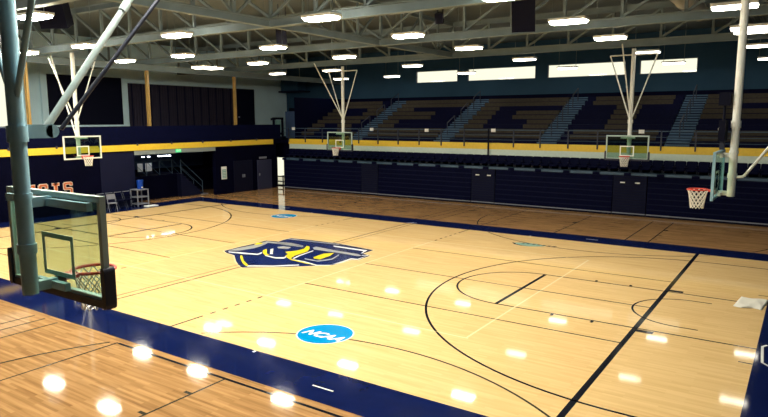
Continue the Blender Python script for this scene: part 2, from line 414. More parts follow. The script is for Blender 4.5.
# far lower wall with the glazed exit door in the corner
DX0, DX1 = -16.78, -15.98
b = MB()
b.box(DX1, XR, 16.6, 16.75, 0, 3.05); b.box(-18.2, DX0, 16.6, 16.75, 0, 3.05); b.box(DX0, DX1, 16.6, 16.75, 2.02, 3.05)
b.box(-18.3,-18.2,15.3,16.75,0,3.05)
struct(b.build('wall_corner', M['navy_wall']))
dr = struct(MB().box(DX0-.06, DX0, 16.55, 16.72, 0, 2.08).box(DX1, DX1+.06, 16.55, 16.72, 0, 2.08).box(DX0, DX1, 16.55, 16.72, 2.02, 2.08).build('door_1', M['door_dark']))
MB().box(DX0, DX1, 16.64, 16.65, 0, 2.02).build('door_pane', M['pane'], dr)
MB().box(DX0, DX1, 16.6, 16.64, .62, .70).box(DX0, DX1, 16.6, 16.64, .26, .34).box(DX0, DX1, 16.6, 16.64, 0, .08).box(DX1-.2, DX1-.12, 16.58, 16.63, 0, .75).build('crash_bar', M['door_dark'], dr)
# balcony slabs
struct(MB().box(XU, XW-.02, YNEAR, YBACK, 3.05, 3.3).build('trim_3', M['navy_wall']))
struct(MB().box(XW-.02, XR, YF+.06, YBACK, 3.05, 3.3).build('trim_4', M['navy_wall']))
struct(MB().box(XW-.02, XR, YNEAR, -16.3+.35, 3.0, 3.2).build('trim_5', M['navy_wall']))
struct(MB().box(-15.05, XR, YF, YF+.06, 3.03, 3.38).build('trim_6', M['yellow']))
struct(MB().box(-15.0, XR, YF+.01, YF+.07, 2.5, 3.03).build('trim_7', M['white_band']))
struct(MB().box(XW-.02, XW+.05, YNEAR, 15.3, 3.03, 3.36).build('trim_8', M['yellow']))
# upper walls
b = MB()
WL = [(-2.4, 1.35, 4.3, 7.4)]
y = YNEAR
b.box(XU-.2, XU, YNEAR, -2.4, 3.05, ZD); b.box(XU-.2, XU, 1.35, YBACK, 3.05, ZD)
b.box(XU-.2, XU, -2.4, 1.35, 3.05, 4.3); b.box(XU-.2, XU, -2.4, 1.35, 7.4, ZD)
struct(b.build('wall_left_upper', M['pale_wall']))
wins = [(-9.25,-5.87),(-5.09,-.19),(.61,5.42),(6.22,9.33)]
b = MB(); W0, W1 = 7.3, 8.13
b.box(XU, XR, YBACK, YBACK+.25, 3.05, W0); b.box(XU, XR, YBACK, YBACK+.25, W1, ZD)
xs = [XU] + [v for w in wins for v in w] + [XR]
for i in range(0, len(xs), 2): b.box(xs[i], xs[i+1], YBACK, YBACK+.25, W0, W1)
struct(b.build('wall_back', M['back_wall']))
for i, (x0, x1) in enumerate(wins):
    fr = MB()
    fr.box(x0, x1, YBACK+.08, YBACK+.16, W0, W0+.04).box(x0, x1, YBACK+.08, YBACK+.16, W1-.04, W1)
    fr.box(x0, x0+.05, YBACK+.08, YBACK+.16, W0, W1).box(x1-.05, x1, YBACK+.08, YBACK+.16, W0, W1)
    w = struct(fr.build('window_%d' % (i+1), M['grey_metal']))
    MB().box(x0+.05, x1-.05, YBACK+.11, YBACK+.125, W0+.04, W1-.04).build('pane', M['pane'], w)
fr = MB().box(XU-.14, XU-.06, -2.4, 1.35, 4.3, 4.36).box(XU-.14, XU-.06, -2.4, 1.35, 7.34, 7.4).box(XU-.14, XU-.06, -2.4, -2.34, 4.3, 7.4).box(XU-.14, XU-.06, 1.29, 1.35, 4.3, 7.4)
w = struct(fr.build('window_5', M['grey_metal']))
MB().box(XU-.11, XU-.095, -2.34, 1.29, 4.36, 7.34).build('pane', M['pane'], w)
struct(MB().box(XR, XR+.2, YNEAR, YBACK, 0, ZD).build('wall_right', M['back_wall']))
struct(MB().box(XU, XR, YNEAR-.2, YNEAR, 0, ZD).build('wall_near', M['back_wall']))
struct(MB().box(XU-.2, XR+.2, YNEAR-.2, YBACK+.25, ZD, ZD+.2).build('ceiling', M['deck']))

# roof trusses
def chord(mb, a, b_, h, fl):
    """I-shaped chord along a->b (axis aligned), bottom at a.z"""
    a = Vector(a); b_ = Vector(b_); up = Vector((0,0,1))
    mb.bar(a+up*.015, b_+up*.015, fl, .03); mb.bar(a+up*(h-.015), b_+up*(h-.015), fl, .03); mb.bar(a+up*(h/2), b_+up*(h/2), .04, h-.06)
ZT = 7.76
tys = [-20.05,-13.55,-7.05,-.55,5.95,12.45]
X0, X1 = XU, XR
for i, ty in enumerate(tys):
    t = struct(empty('roof_truss', (CX, ty, ZT)))
    t['label'] = 'long roof truss with a wide bottom beam, %s from the windows' % nth(len(tys)-i)
    m = MB(); chord(m, (X0-CX,0,0), (X1-CX,0,0), .3, .26); m.build('bottom_chord', M['steel'], t)
    m = MB(); chord(m, (X0-CX,0,1.5), (X1-CX,0,1.5), .25, .22); m.build('top_chord', M['steel'], t)
    m = MB()
    k = -11
    while k <= 10:
        xa = k*1.95; xb = xa+1.95
        if xa > X0-CX: m.bar((xa,0,.3), (xa,0,1.5), .1, .1, (1,0,0))
        if xb <= X1-CX and xa >= X0-CX:
            if k < 0: m.bar((xa,0,1.5), (xb,0,.3), .08, .1, (0,1,0))
            else: m.bar((xa,0,.3), (xb,0,1.5), .08, .1, (0,1,0))
        k += 1
    m.build('web', M['steel'], t)
for i, tx in enumerate((CX,)):
    t = struct(empty('cross_truss', (tx, 0, ZT)))
    t['label'] = 'roof cross truss running front to back over the court centre'
    m = MB()
    for a in range(len(tys)-1): chord(m, (0,tys[a]+.13,0), (0,tys[a+1]-.13,0), .26, .2)
    m.build('bottom_chord', M['steel'], t)
    m = MB()
    for a in range(len(tys)-1): chord(m, (0,tys[a]+.11,1.52), (0,tys[a+1]-.11,1.52), .2, .18)
    m.build('top_chord', M['steel'], t)
    m = MB()
    for a in range(len(tys)-1):
        st = 6.5/4
        for q in range(1, 4):
            yy = tys[a]+q*st; m.bar((0,yy,.26),(0,yy,1.52), .08, .08, (1,0,0))
        for q in range(4):
            y0 = tys[a]+q*st+.1; y1 = y0+st-.2
            m.bar((0,y0,.26 if q%2 else 1.52),(0,y1,1.52 if q%2 else .26), .07, .08, (1,0,0))
    m.build('web', M['steel'], t)
# eave girder over the left balcony, resting on gold columns
m = MB(); chord(m, (-16.05,YNEAR,7.42), (-16.05,YBACK,7.42), .34, .2); g = struct(m.build('trim_9', M['steel']))
for i, cy in enumerate((-7.05,-.85,5.75,12.2)):
    c = MB(); chord_w = .17
    c.box(-16.05-.09,-16.05+.09, cy-.02, cy+.02, 3.3, 7.42).box(-16.05-.1,-16.05-.07, cy-.06, cy+.06, 3.3, 7.42).box(-16.05+.07,-16.05+.1, cy-.06, cy+.06, 3.3, 7.42)
    o = c.build('column', M['gold'])
    o['kind'] = 'structure'
    o['label'] = 'slim gold steel column on the left balcony, %s from the near end' % nth(i+1)

# left balcony parapet and rail
tag(MB().box(XW-.06, XW, YNEAR, YF, 3.36, 4.36).build('balcony_parapet', M['navy']), kind='structure')
m = MB()
for i in range(9):
    yy = -4.3+i*2.25
    m.box(XW+.05, XW+.09, yy-.04, yy+.04, 3.3, 3.44)
o = m.build('parapet_bracket', M['dark_metal']); struct(o)

# big dark screen with pale surround, perforated panels, dark door on the left upper wall
s = tag(empty('projection_screen', (XU+.08, 5.6, 4.3)), 'large black screen in a pale frame on the left upper wall', 'screen')
MB().box(0,.06,-2.4,2.4,.1,3.05).build('screen_surface', M['black'], s)
MB().box(-.04,.1,2.4,2.78,-.1,3.25).box(-.04,.1,-2.75,-2.4,-.1,3.25).box(-.04,.1,-2.4,2.4,3.05,3.25).box(-.04,.1,-2.4,2.4,-.1,.1).build('frame', M['pale_wall'], s)
pn = tag(empty('wall_panel', (XU+.06, 12.6, 3.3)), 'dark ribbed metal panelling along the left upper wall', 'wall panelling')
MB().box(0,.08,-4.1,4.85,.6,3.75).build('panel', M['curtain'], pn)
m = MB()
for k in range(13):
    yy = -3.9+k*.7
    m.box(.08,.12,yy-.03,yy+.03,.6,3.75)
m.build('batten', M['navy_light'], pn)
d = struct(MB().box(XU+.02, XU+.16, 17.5, 19.6, 3.3, 7.05).build('door_2', M['door_dark']))
MB().tube((XU+.16,17.9,4.9),(XU+.26,17.9,4.9),.05).build('door_handle', M['grey_metal'], d)

# things at the balcony corner
k = tag(empty('display_kiosk', (-17.2, 17.4, 3.3)), 'small dark framed display board standing at the balcony corner', 'display')
MB().box(-.08,.08,-.55,-.45,0,1.55).box(-.08,.08,.35,.45,0,1.55).box(-.08,.08,-.45,.35,1.4,1.55).box(-.08,.08,-.45,.35,.3,.45).box(-.2,.2,-.6,-.5,1.35,1.5).build('stand', M['black'], k)
MB().box(-.03,.03,-.3,.2,.6,1.35).build('panel', M['sign_teal'], k)
k = tag(empty('storage_cabinet', (-17.6, 20.2, 3.3)), 'tall dark blue cabinet on the balcony beside the upper bleachers', 'cabinet')
MB().box(-.5,.5,-1.1,1.1,0,2.0).build('body', M['blue_wall'], k)
MB().box(.5,.53,-1.05,-.02,.1,1.95).build('door', M['navy_light'], k); MB().box(.5,.53,.02,1.05,.1,1.95).build('door', M['navy_light'], k)
MB().box(-.2,.2,-1.0,-.6,2.0,2.25).build('radio', M['black'], k).name = 'lamp_head'
h = tag(empty('unit_heater', (-20.4, 22.6, 7.0)), 'grey air handling box hung in the upper left corner', 'heater')
MB().box(-.9,.9,-.5,.5,0,1.0).build('body', M['back_wall'], h)
MB().box(-1.1,1.3,-.6,.6,-.12,0).build('drip_tray', M['navy_light'], h)
m = MB()
for sx in (-.7,.7): m.tube((sx,0,1.0),(sx,0,ZD-7.0),.03)
m.build('hanger', M['steel'], h)

# ---------------------------------------------------------------- far lower bleachers, closed
AIS = [(-8.3,-7.05),(-.65,.75),(7.05,8.6)]
banks = [(-14.85,-8.34),(-7.01,-.69),(.79,7.01),(8.64,XR-.5)]
def tiers(mb, x0, x1, dy):
    for i in range(7):
        z0 = .14+i*.262
        mb.box(x0, x1, YB+i*.012+dy, YB+.5, z0, z0+.215)
for i, (x0, x1) in enumerate(banks):
    t = tag(empty('bleacher_bank', ((x0+x1)/2, YB, 0)), 'closed navy telescopic bleacher bank along the far wall, %s from the left' % nth(i+1), 'bleachers', 'closed lower bleachers')
    c = (x0+x1)/2
    m = MB()
    for q in range(7):
        z0 = .14+q*.262
        m.box(x0-c, x1-c, q*.012, .5, z0, z0+.215)
    m.build('riser_board', M['navy'], t)
    m = MB()
    for q in range(7):
        z0 = .14+q*.262
        m.box(x0-c, x1-c, q*.012+.02, .5, z0+.215, z0+.262)
    m.build('row_gap', M['navy_light'], t)
    MB().box(x0-c, x1-c, -.03, .0, .10, .15).build('kick_rail', M['grey_metal'], t)
    MB().box(x0-c, x1-c, .04, .5, 0, .10).build('shadow_base', M['black'], t)  # black base stands in for the shadow under the kick rail
for i, (x0, x1) in enumerate(AIS):
    c = (x0+x1)/2
    t = tag(empty('bleacher_aisle', (c, YB, 0)), 'closed narrow bleacher aisle unit between navy banks, %s from the left' % nth(i+1), 'bleacher aisle', 'closed bleacher aisles')
    m = MB()
    for q in range(14):
        z0 = .14+q*.131
        m.box(x0-c, x1-c, .02+(q%2)*.015, .5, z0, z0+.105)
    m.build('step_front', M['navy_light'], t)
    m = MB(); m.box(x0-c, x1-c, .06, .5, 0, 1.97); m.build('body', M['black'], t)
    MB().box(x0-c, x1-c, -.01, .02, .10, .15).build('kick_rail', M['grey_metal'], t)
    if i:
        for xx in (-.33,.36): MB().box(xx-.11, xx+.11, .0, .02, 1.6, 1.66).build('number_plate', M['white'], t)
# deck above
dk = tag(empty('seat_deck', (0, YB, 1.98)), 'blue grey ledge carrying the row of navy chairs', 'platform')
MB().box(-14.85, XR-.5, .05, .72, 0, .12).build('nosing', M['ledge'], dk)
CH0, NCH, CHS = -14.55, 60, .5
for q in range(NCH//3+1):
    xx = CH0-.25+q*1.5
    MB().box(xx-.16, xx+.16, -.02, .05, -.02, .12).build('bracket', M['navy'], dk)
# chairs
def make_chair():
    c = empty('stadium_chair')
    yz = lambda prof: prof
    m = MB(); m.prism(rrect(.485,.46,.06), lambda u, v, d: (u, d+ (v)*.18, .39+v), 0, .06); m.build('backrest', M['navy'], c)
    m = MB(); m.prism(rrect(.43,.42,.06), lambda u, v, d: (u, -.16+v*.95, .16+d+.0), 0, .06); m.build('seat', M['navy'], c)
    for sx in (-.21,.21):
        MB().box(sx-.018, sx+.018, -.06, .03, 0, .2).build('leg', M['dark_metal'], c)
        MB().box(sx-.02, sx+.02, -.25, .06, .33, .36).build('armrest', M['black'], c)
    return c
ch0 = make_chair()
for q in range(NCH):
    c = ch0 if q == 0 else copy_tree(ch0)
    c.location = (CH0+q*CHS, YB+.5, 2.105)
    tag(c, 'navy stadium chair above the closed far bleachers, %s chair from the left end' % nth(q+1), 'chair', 'navy chairs along the far ledge')

# ---------------------------------------------------------------- far balcony rail and section signs
r = tag(empty('balcony_railing', (0, YF-.03, 3.2)), 'dark steel railing along the yellow far balcony edge', 'railing')
m = MB().tube((-15.5,0,.9),(XR,0,.9),.022).tube((-15.5,0,.62),(XR,0,.62),.012).tube((-15.5,0,.36),(XR,0,.36),.012); m.build('rail', M['ledge'], r)
for q in range(22):
    xx = -15.0+q*1.5
    MB().box(xx-.03, xx+.03, -.03, .03, -.03, .92).build('post', M['dark_metal'], r)
MB().box(-.02,.06,-.05,.0,-.5,.95).build('cable_post', M['black'], r)
for q, (xx, zz2) in enumerate(((-14.5,4.08),(-7.94,4.08),(-3.95,4.05),(.32,4.08),(8.1,4.08))):
    s = tag(MB().box(-.13,.13,-.02,0,-.09,.09).build('section_sign', M['white'], None, (xx, YF-.08, zz2)), 'small white section card on the far railing, %s from the left' % nth(q+1), 'sign', 'section cards on the railing')

# ---------------------------------------------------------------- upper bleachers
NR, RISE, DEP, UZ, UY = 10, .272, .60, 3.42, 17.2
GL = {  # ten rows from top, fractions of gold
 'R': [[(0,.85)],[(0,.95)],[(0,.22),(.72,1)],[(0,.22),(.72,1)],[(0,.95)],[(0,.88)],[(0,.22),(.5,.8)],[(0,.22),(.6,.9)],[(0,.22),(.7,1)],[]],
 'E': [[(0,1)],[(0,1)],[(0,.24)],[(0,.66)],[(0,.66)],[(0,.22)],[(0,.22)],[(0,1)],[(0,1)],[]],
 'G': [[(0,1)],[(0,1)],[(0,.22)],[(0,.22),(.5,1)],[(0,.22),(.5,1)],[(0,.22),(.74,1)],[(0,.22),(.74,1)],[(0,1)],[(0,1)],[]],
 'I': [[(.05,.95)],[(.05,.95)],[(.36,.64)],[(.36,.64)],[(.36,.64)],[(.36,.64)],[(.36,.64)],[(.05,.95)],[(.05,.95)],[]],
 'S': [[(0,1)],[(0,1)],[(0,.24)],[(0,1)],[(0,1)],[(.76,1)],[(.76,1)],[(0,1)],[(0,1)],[]]}
aisles = [-10.1,-3.6,2.95,9.5]
AWD = 1.15
edges = [-15.35] + [v for a in aisles for v in (a-AWD/2, a+AWD/2)] + [15.6]
for si, L in enumerate('REGIS'):
    x0, x1 = edges[2*si], edges[2*si+1]; c = (x0+x1)/2
    t = tag(empty('upper_bleachers', (c, UY, 3.3)), 'upper bleacher section whose gold benches form the letter %s' % L, 'bleachers', 'upper bleacher sections')
    m = MB()
    for r_ in range(NR):
        m.box(x0-c, x1-c, r_*DEP, NR*DEP, r_*RISE if r_ else 0, (r_+1)*RISE-.17)
    m.build('riser', M['bench_navy'], t)
    gx0, gx1 = x0-c+.25, x1-c-.25
    for r_ in range(NR):
        row = GL[L][NR-1-r_]
        z = (r_+1)*RISE-.17+.02; yy = r_*DEP
        cur = 0; segs = []
        for a, e in row:
            if a > cur: segs.append((cur, a, 0))
            segs.append((a, e, 1)); cur = e
        if cur < 1: segs.append((cur, 1, 0))
        for a, e, g in segs:
                mm = MB(); gg = g
                xa = gx0+(gx1-gx0)*a; xb = gx0+(gx1-gx0)*e
                if a == 0: xa = x0-c
                if e == 1: xb = x1-c
                if a == 0 and gg: pass
                mm.box(xa+.01, xb-.01, yy-.02, yy+.30, z-.085, z+.15)
                o = mm.build('bench', M['bench_gold' if g else 'bench_navy'], t)
                o['label'] = 'gold bench boards' if g else 'navy bench boards'
for i, a in enumerate(aisles):
    t = tag(empty('aisle_stair', (a, UY, 3.3)), 'pale blue concrete aisle stair between upper bleachers, %s from the left' % nth(i+1), 'stairs', 'upper bleacher aisles')
    m = MB()
    for r_ in range(NR*2):
        m.box(-AWD/2+.02, AWD/2-.02, r_*DEP/2, NR*DEP, r_*RISE/2 if r_ else 0, (r_+1)*RISE/2)
    m.build('steps', M['aisle'], t)
    m = MB()
    for r_ in range(NR*2): m.box(-AWD/2+.03, AWD/2-.03, r_*DEP/2-.012, r_*DEP/2, (r_*RISE/2 if r_ else 0)+.01, (r_+1)*RISE/2-.075)
    m.build('riser_shade', M['navy_light'], t)  # dark strips paint shade on the risers, so lit treads stand out
    for q in range(3):
        r0 = 1.2+q*3; y0 = r0*DEP; z0 = r0*RISE; y1 = (r0+1.6)*DEP; z1 = (r0+1.6)*RISE
        MB().path([(0,y0,z0),(0,y0,z0+.85),(0,y1,z1+.85),(0,y1,z1)], .028).build('handrail', M['dark_metal'], t)
# parapet behind the top row
struct(MB().box(-15.4, XR, UY+NR*DEP+.02, UY+NR*DEP+.1, 3.3, 3.3+NR*RISE+.25).build('trim_10', M['navy']))
struct(MB().box(-15.45, -15.37, UY, UY+NR*DEP, 3.3, 6.25).build('trim_11', M['navy']))
struct(MB().box(15.65, 15.75, UY, UY+NR*DEP, 3.3, 6.25).build('trim_12', M['navy']))

# ---------------------------------------------------------------- lamps
lx = [-13.75,-9.3,-3.6,2.9,8.6,13.0]
ly = [-11.5,-6.7,-1.85,2.9,7.66,13.8,20.4]
def make_lamp(lm):
    c = empty('high_bay_lamp')
    MB().box(-.55,.55,-.27,.27,.03,.11).build('housing', M['lamp_white'], c)
    MB().prism(rrect(1.06,.5,.12), lambda u,v,d: (u,v,d), -.03, .03).build('lens', M[lm], c)
    for sx in (-.5,.5): MB().tube((sx,0,.12),(sx,0,2.05),.012,6).build('hanger', M['steel'], c)
    return c
LZ = 7.6
lamp0 = make_lamp('lens'); lamp1 = make_lamp('lens_dim'); lamp2 = make_lamp('lens_near'); lamp3 = make_lamp('lens_mid'); used = set()
rows = {20.4:'row nearest the windows',13.8:'second row from the windows',7.66:'third row from the windows',2.9:'fourth row from the windows',-1.85:'fifth row from the windows',-6.7:'sixth row from the windows',-11.5:'seventh row from the windows'}
cn = ['leftmost','second','third','fourth','fifth','rightmost']
for y_ in ly:
    for i, x_ in enumerate(lx):
        src = lamp1 if (y_ > 10 or i == 5) else lamp2 if y_ < -5 else lamp3 if y_ > 5 else lamp0
        c = copy_tree(src) if src in used else src
        used.add(src)
        c.location = (x_, y_, LZ)
        pos = {'leftmost':'leftmost','rightmost':'rightmost'}.get(cn[i], cn[i]+' from the left')
        tag(c, 'glowing rectangular high bay lamp, %s in the %s' % (pos, rows[y_]), 'lamp', 'high bay roof lamps')
for x_, y_, s_ in ((-13.75,8.6,'left'),(13.0,8.65,'right')):
    c = copy_tree(lamp1); c.location = (x_, y_, LZ)
    tag(c, 'extra high bay lamp hung close behind the %smost lamp of the third row' % s_, 'lamp', 'high bay roof lamps')

# speakers, ducts
def speaker(loc, s, rz, label):
    t = tag(empty('hanging_speaker', loc, rz), label, 'speaker', 'speakers hung in the roof')
    m = MB(); w, d, hh = s
    poly = [(-w/2,-d/2),(w/2,-d/2),(w*.32,d/2),(-w*.32,d/2)]
    m.prism(poly, lambda u, v, z: (u, v, z), -hh/2, hh/2); o = m.build('cabinet', M['black'], t); o.rotation_euler = (.35,0,0)
    m = MB().tube((-w*.35,0,hh*.3),(-w*.35,0,9.6-loc[2]),.02).tube((w*.35,0,hh*.3),(w*.35,0,9.6-loc[2]),.02); m.build('bracket', M['dark_metal'], t)
speaker((-6.4,-4.5,8.25), (.95,.7,.85), .5, 'large black speaker hung in the roof at upper left')
speaker((-4.3,4.2,8.2), (.45,.45,.95), .6, 'black speaker hung behind the lamp left of roof centre')
speaker((6.3,5.1,8.4), (.8,.6,1.25), .3, 'tall black speaker hung in the roof right of centre')
speaker((3.9,3.4,8.2), (.28,.3,.35), .2, 'small black loudspeaker hung near the roof centre')
dct = tag(empty('air_duct', (10.9, 3, 8.85)), 'round pale air duct running through the right roof trusses', 'duct')
MB().tube((0,-7.4,0),(0,8.9,0),.33,24).build('duct_body', M['duct'], dct)
m = MB()
for q in range(7): m.tube((0,-6.6+q*2.4,0),(0,-6.5+q*2.4,0),.36,24)
m.build('collar', M['duct'], dct)

# ---------------------------------------------------------------- basketball hoops
def make_net(rad):
    m = MB(); n = 12; lv = 6
    def pt(l, i):
        t = 2*PI*(i + (.5 if l % 2 else 0))/n
        rr = .225 - .085*(l/lv)**.6
        return (rr*math.cos(t), rr*math.sin(t), -.44*l/lv)
    for l in range(lv):
        for i in range(n):
            j = i if l % 2 == 0 else i+1
            m.tube(pt(l,i), pt(l+1,i), rad, 5, caps=False)
            m.tube(pt(l,i), pt(l+1,i-1 if l % 2 == 0 else i+1), rad, 5, caps=False)
    return m
def hoop(label, x, y, rz, steel, mast_y, mast_r, mast_top=7.76, netr=.007, padmat='pad', front=None, back=None, spread=None, frame='frame_steel', pads=True, bw=.3, rim_r=.016):
    t = tag(empty('basketball_hoop', (x, y, 0), rz), label, 'basketball hoop')
    S = M[steel]
    # backboard: local +y is the playing side
    bd = MB().box(-.86,.86,-.012,.012,2.95,3.92).build('backboard', M['glass'], t)
    fm = MB().box(-.915,.915,-.03,.03,3.915,3.975).box(-.915,.915,-.03,.03,2.9,2.96).box(-.915,-.86,-.03,.03,2.96,3.915).box(.86,.915,-.03,.03,2.96,3.915)
    fm.build('board_frame', M[frame], bd)
    MB().box(-.305,.305,.012,.018,3.46,3.51).box(-.305,.305,.012,.018,3.05,3.10).box(-.305,-.255,.012,.018,3.1,3.46).box(.255,.305,.012,.018,3.1,3.46).build('target_square', M['white_steel'], bd)
    if pads:
        p = MB()
        p.box(-.95,.95,-.045,.045,2.85,2.93)
        for sx in (-1, 1):
            p.prism(rrect(.12,.42,.05,4), lambda u, v, d, sx=sx: (sx*.925+u*.55, d, 3.06+v), -.06, .06)
        p.build('edge_padding', M[padmat], bd)
    rm = MB().torus((0,.40,3.05), .228, rim_r, 36, 8).box(-.11,.11,.02,.17,3.02,3.06).box(-.09,.09,.018,.035,2.92,3.06).build('rim', M['rim'], t)
    nt = make_net(netr).build('net', M['net'], rm); nt.location = (0,.40,3.045)
    # mast
    MB().tube((0,mast_y,2.93),(0,mast_y,mast_top),mast_r,20).build('mast', S, t)
    for z0, z1, e in ((4.5,4.66,.02),(3.36,3.46,.015),(3.92,3.98,.012)):
        MB().tube((0,mast_y,z0),(0,mast_y,z1),mast_r+e,20).build('collar', S, t)
    for z, wd in ((3.0,.3), (3.88,bw)):
        a = MB(); a.bar((0,mast_y,z),(0,-.03,z), .09, .1); a.bar((-wd,-.07,z-.01),(wd,-.07,z-.01),.06,.08)
        a.build('support_arm', S, t)
    if front:
        y0, z0, y1, z1, rr, arm = front
        if arm:
            f = MB().bar((0,mast_y,z0-.02),(0,y0+.05,z0-.02),.1,.14); f.tube((-.05,y0+.05,z0-.02),(.05,y0+.05,z0-.02),.07,14); f.build('collar_arm', S, t)
        MB().tube((0,y0,z0),(0,y1,z1),rr,14).tube((0,y0+(y1-y0)*.42,z0+(z1-z0)*.42),(0,y0+(y1-y0)*.45,z0+(z1-z0)*.45),rr*1.25,14).build('brace', M['pale_steel'] if arm else S, t)
        if arm: MB().tube((.12,y0+.1,z0+.0),(.42,y1+.3,z1),rr*.6,10).build('retract_rod', M['dark_metal'], t)
    if back:
        y0, z0, y1, z1, rr = back
        MB().tube((0,mast_y,z0-.03),(0,y0,z0),rr*.9,12).tube((0,y0,z0),(0,y1,z1),rr,12).build('brace', S, t)
    if spread:
        z0, dx, z1, rr, bar, dy = spread
        for sx in (-1, 1):
            MB().tube((sx*mast_r*.7,mast_y,z0),(sx*dx,mast_y+dy,z1),rr,10).build('strut', S, t)
        if bar: MB().tube((-dx,mast_y+dy,z1),(dx,mast_y+dy,z1),rr*1.1,10).build('cross_bar', S, t)
    return t
# near-left hoop seen from behind (faces +Y)
hoop('hoop seen from behind on a thick blue grey mast at left', 8.33, -12.9, 0, 'teal_steel', -.30, .078, netr=.008,
     front=(-.02,4.62,2.3,ZT,.038,True), spread=(4.95,1.4,ZT,.032,False,0), rim_r=.018, bw=.8)
# right end hoop, edge on (faces -X)
rh = hoop('white hoop with red rim seen from the side at right', 13.2, 0, PI/2, 'white_steel', -.29, .085, netr=.008, frame='teal_steel',
     back=(-.52,3.4,-3.4,ZT,.034), pads=False)
# left end hoop (faces +X)
hoop('white hoop below the left balcony at the far left baseline', -13.1, 0, -PI/2, 'white_steel', -.35, .09, netr=.011, frame='white_steel',
     back=(-.36,3.7,-2.2,ZT,.034), spread=(4.75,1.1,7.45,.03,False,0), pads=False)
# far side hoops (face -Y)
hoop('white hoop on the far side in front of the letter I seats', 8.18, 12.9, PI, 'white_steel', -.35, .09, netr=.011,
     front=(-.3,4.75,1.75,ZT,.029,False), spread=(4.75,1.0,7.5,.029,True,0))
hoop('white hoop on the far side in front of the letter R seats', -8.05, 12.9, PI, 'white_steel', -.35, .09, netr=.011,
     front=(-.3,4.75,2.2,ZT,.029,False), spread=(4.75,1.05,7.5,.029,True,0))
# shot clock above the right hoop
sc = tag(empty('shot_clock', (13.24, 0, 4.05)), 'black shot clock mounted above the backboard at right', 'shot clock')
MB().box(-.07,.07,-.28,.28,.15,.62).build('case', M['black'], sc)
MB().box(-.05,.05,-.05,.05,-.05,.15).build('bracket', M['dark_metal'], sc)
MB().cbox((-.08,.0,.42),(.02,.3,.05)).build('display', M['white'], sc)
MB().tube((0,0,.62),(0,0,1.0),.03).box(-.12,.12,-.12,.12,.95,1.25).build('horn', M['black'], sc)

# ---------------------------------------------------------------- left wall details
# wall letters
GLY = {
 'R': [(0,0,.36,.16),(0,.84,.75,1),(.08,0,.28,1),(.28,.42,.75,.56),(.62,.5,.85,.94),(.5,.16,.72,.45),(.55,0,.95,.16)],
 'E': [(0,0,.36,.16),(0,.84,.3,1),(.08,0,.28,1),(.2,0,.85,.16),(.2,.84,.85,1),(.2,.43,.62,.57),(.68,.1,.85,.3),(.68,.7,.85,.9)],
 'G': [(.16,0,.75,.16),(.16,.84,.75,1),(.06,.1,.28,.9),(.62,.1,.86,.45),(.45,.36,.92,.5),(.64,.68,.84,.92)],
 'I': [(.15,0,.75,.16),(.15,.84,.75,1),(.33,0,.57,1)],
 'S': [(.14,0,.74,.14),(.14,.86,.74,1),(.14,.43,.74,.57),(.05,.5,.23,.93),(.66,.07,.84,.5),(.05,.07,.22,.24),(.66,.76,.84,.93)]}
for L, cy, word in (('R',-1.78,'first'),('E',-1.18,'second'),('G',-.56,'third'),('I',.06,'fourth'),('S',.68,'fifth')):
    t = tag(empty('wall_letter', (XW, cy, .97)), 'orange and white block letter %s on the dark left wall' % L, 'letter', 'letters on the left wall')
    W_, H_ = .56, .64
    for nm, g, x0, x1, mt in (('border',.024,.0,.03,'letter_white'),('face',-.006,.03,.045,'orange')):
        m = MB()
        for a, bq, c_, d_ in GLY[L]:
            if nm == 'inline' and min((c_-a)*W_, (d_-bq)*H_) < .075: continue
            m.box(x0, x1, -W_/2+a*W_-g, -W_/2+c_*W_+g, bq*H_-g, d_*H_+g)
        m.build(nm, M[mt], t)
# recess: raised concourse platform, stairs, back wall lights
struct(MB().box(XU, -17.3, D0-.4, 8.4, 0, 1.42).box(XU, -18.95, 8.4, 14.4, 0, 1.42).build('trim_13', M['navy_wall']))
struct(MB().box(XU, XW-.3, D0-.5, D0-.4, 0, 3.05).build('wall_recess_near', M['navy_wall']))
struct(MB().box(XU, XW-.3, 14.4, 14.5, 0, 3.05).build('wall_recess_far', M['navy_wall']))
st = tag(empty('stair', (-17.3, 8.4, 0)), 'dark steps rising into the recess under the left balcony', 'stairs')
m = MB()
for q in range(8): m.box(-1.6,.4, 0, 1.6-q*.2, q*.177, (q+1)*.177)
m.build('steps', M['navy_light'], st)
for xx in (.35,-.5):
    MB().path([(xx,1.65,0),(xx,1.65,.85),(xx,.05,2.25),(xx,.05,1.42)], .022).path([(xx,1.65,.45),(xx,.05,1.85)], .015).build('handrail', M['ledge'], st)
MB().box(-.6,.5,1.45,1.95,.0,.04).build('landing', M['grey_metal'], st).name = 'landing'
rl = tag(empty('platform_railing', (-17.4, 4.5, 1.42)), 'blue grey railing on the raised platform under the balcony', 'railing')
m = MB().tube((0,0,.85),(0,3.8,.85),.02); m.build('rail', M['ledge'], rl)
for q in range(5):
    MB().tube((0,.05+q*.9,0),(0,.05+q*.9,.85),.018).build('post', M['ledge'], rl)
m = MB()
for q in range(4): m.tube((0,.1+q*.9,.8),(0,.9+q*.9,.05),.014)
m.build('diagonal', M['ledge'], rl)
for q, (yy, xx) in enumerate(((6.93,-18.5),(7.32,-18.5),(8.2,-18.5),(8.7,-18.5))):
    dl = tag(empty('pendant_light', (xx, yy, 2.44)), 'small white pendant light under the left balcony, %s from the left' % nth(q+1), 'light', 'pendant lights under the balcony')
    w_ = .05 if q < 2 else .19
    MB().box(-.06,.06,-w_,w_,0,.05).build('diffuser', M['small_light'], dl); MB().tube((0,0,.05),(0,0,.61),.01,6).build('stem', M['dark_metal'], dl)
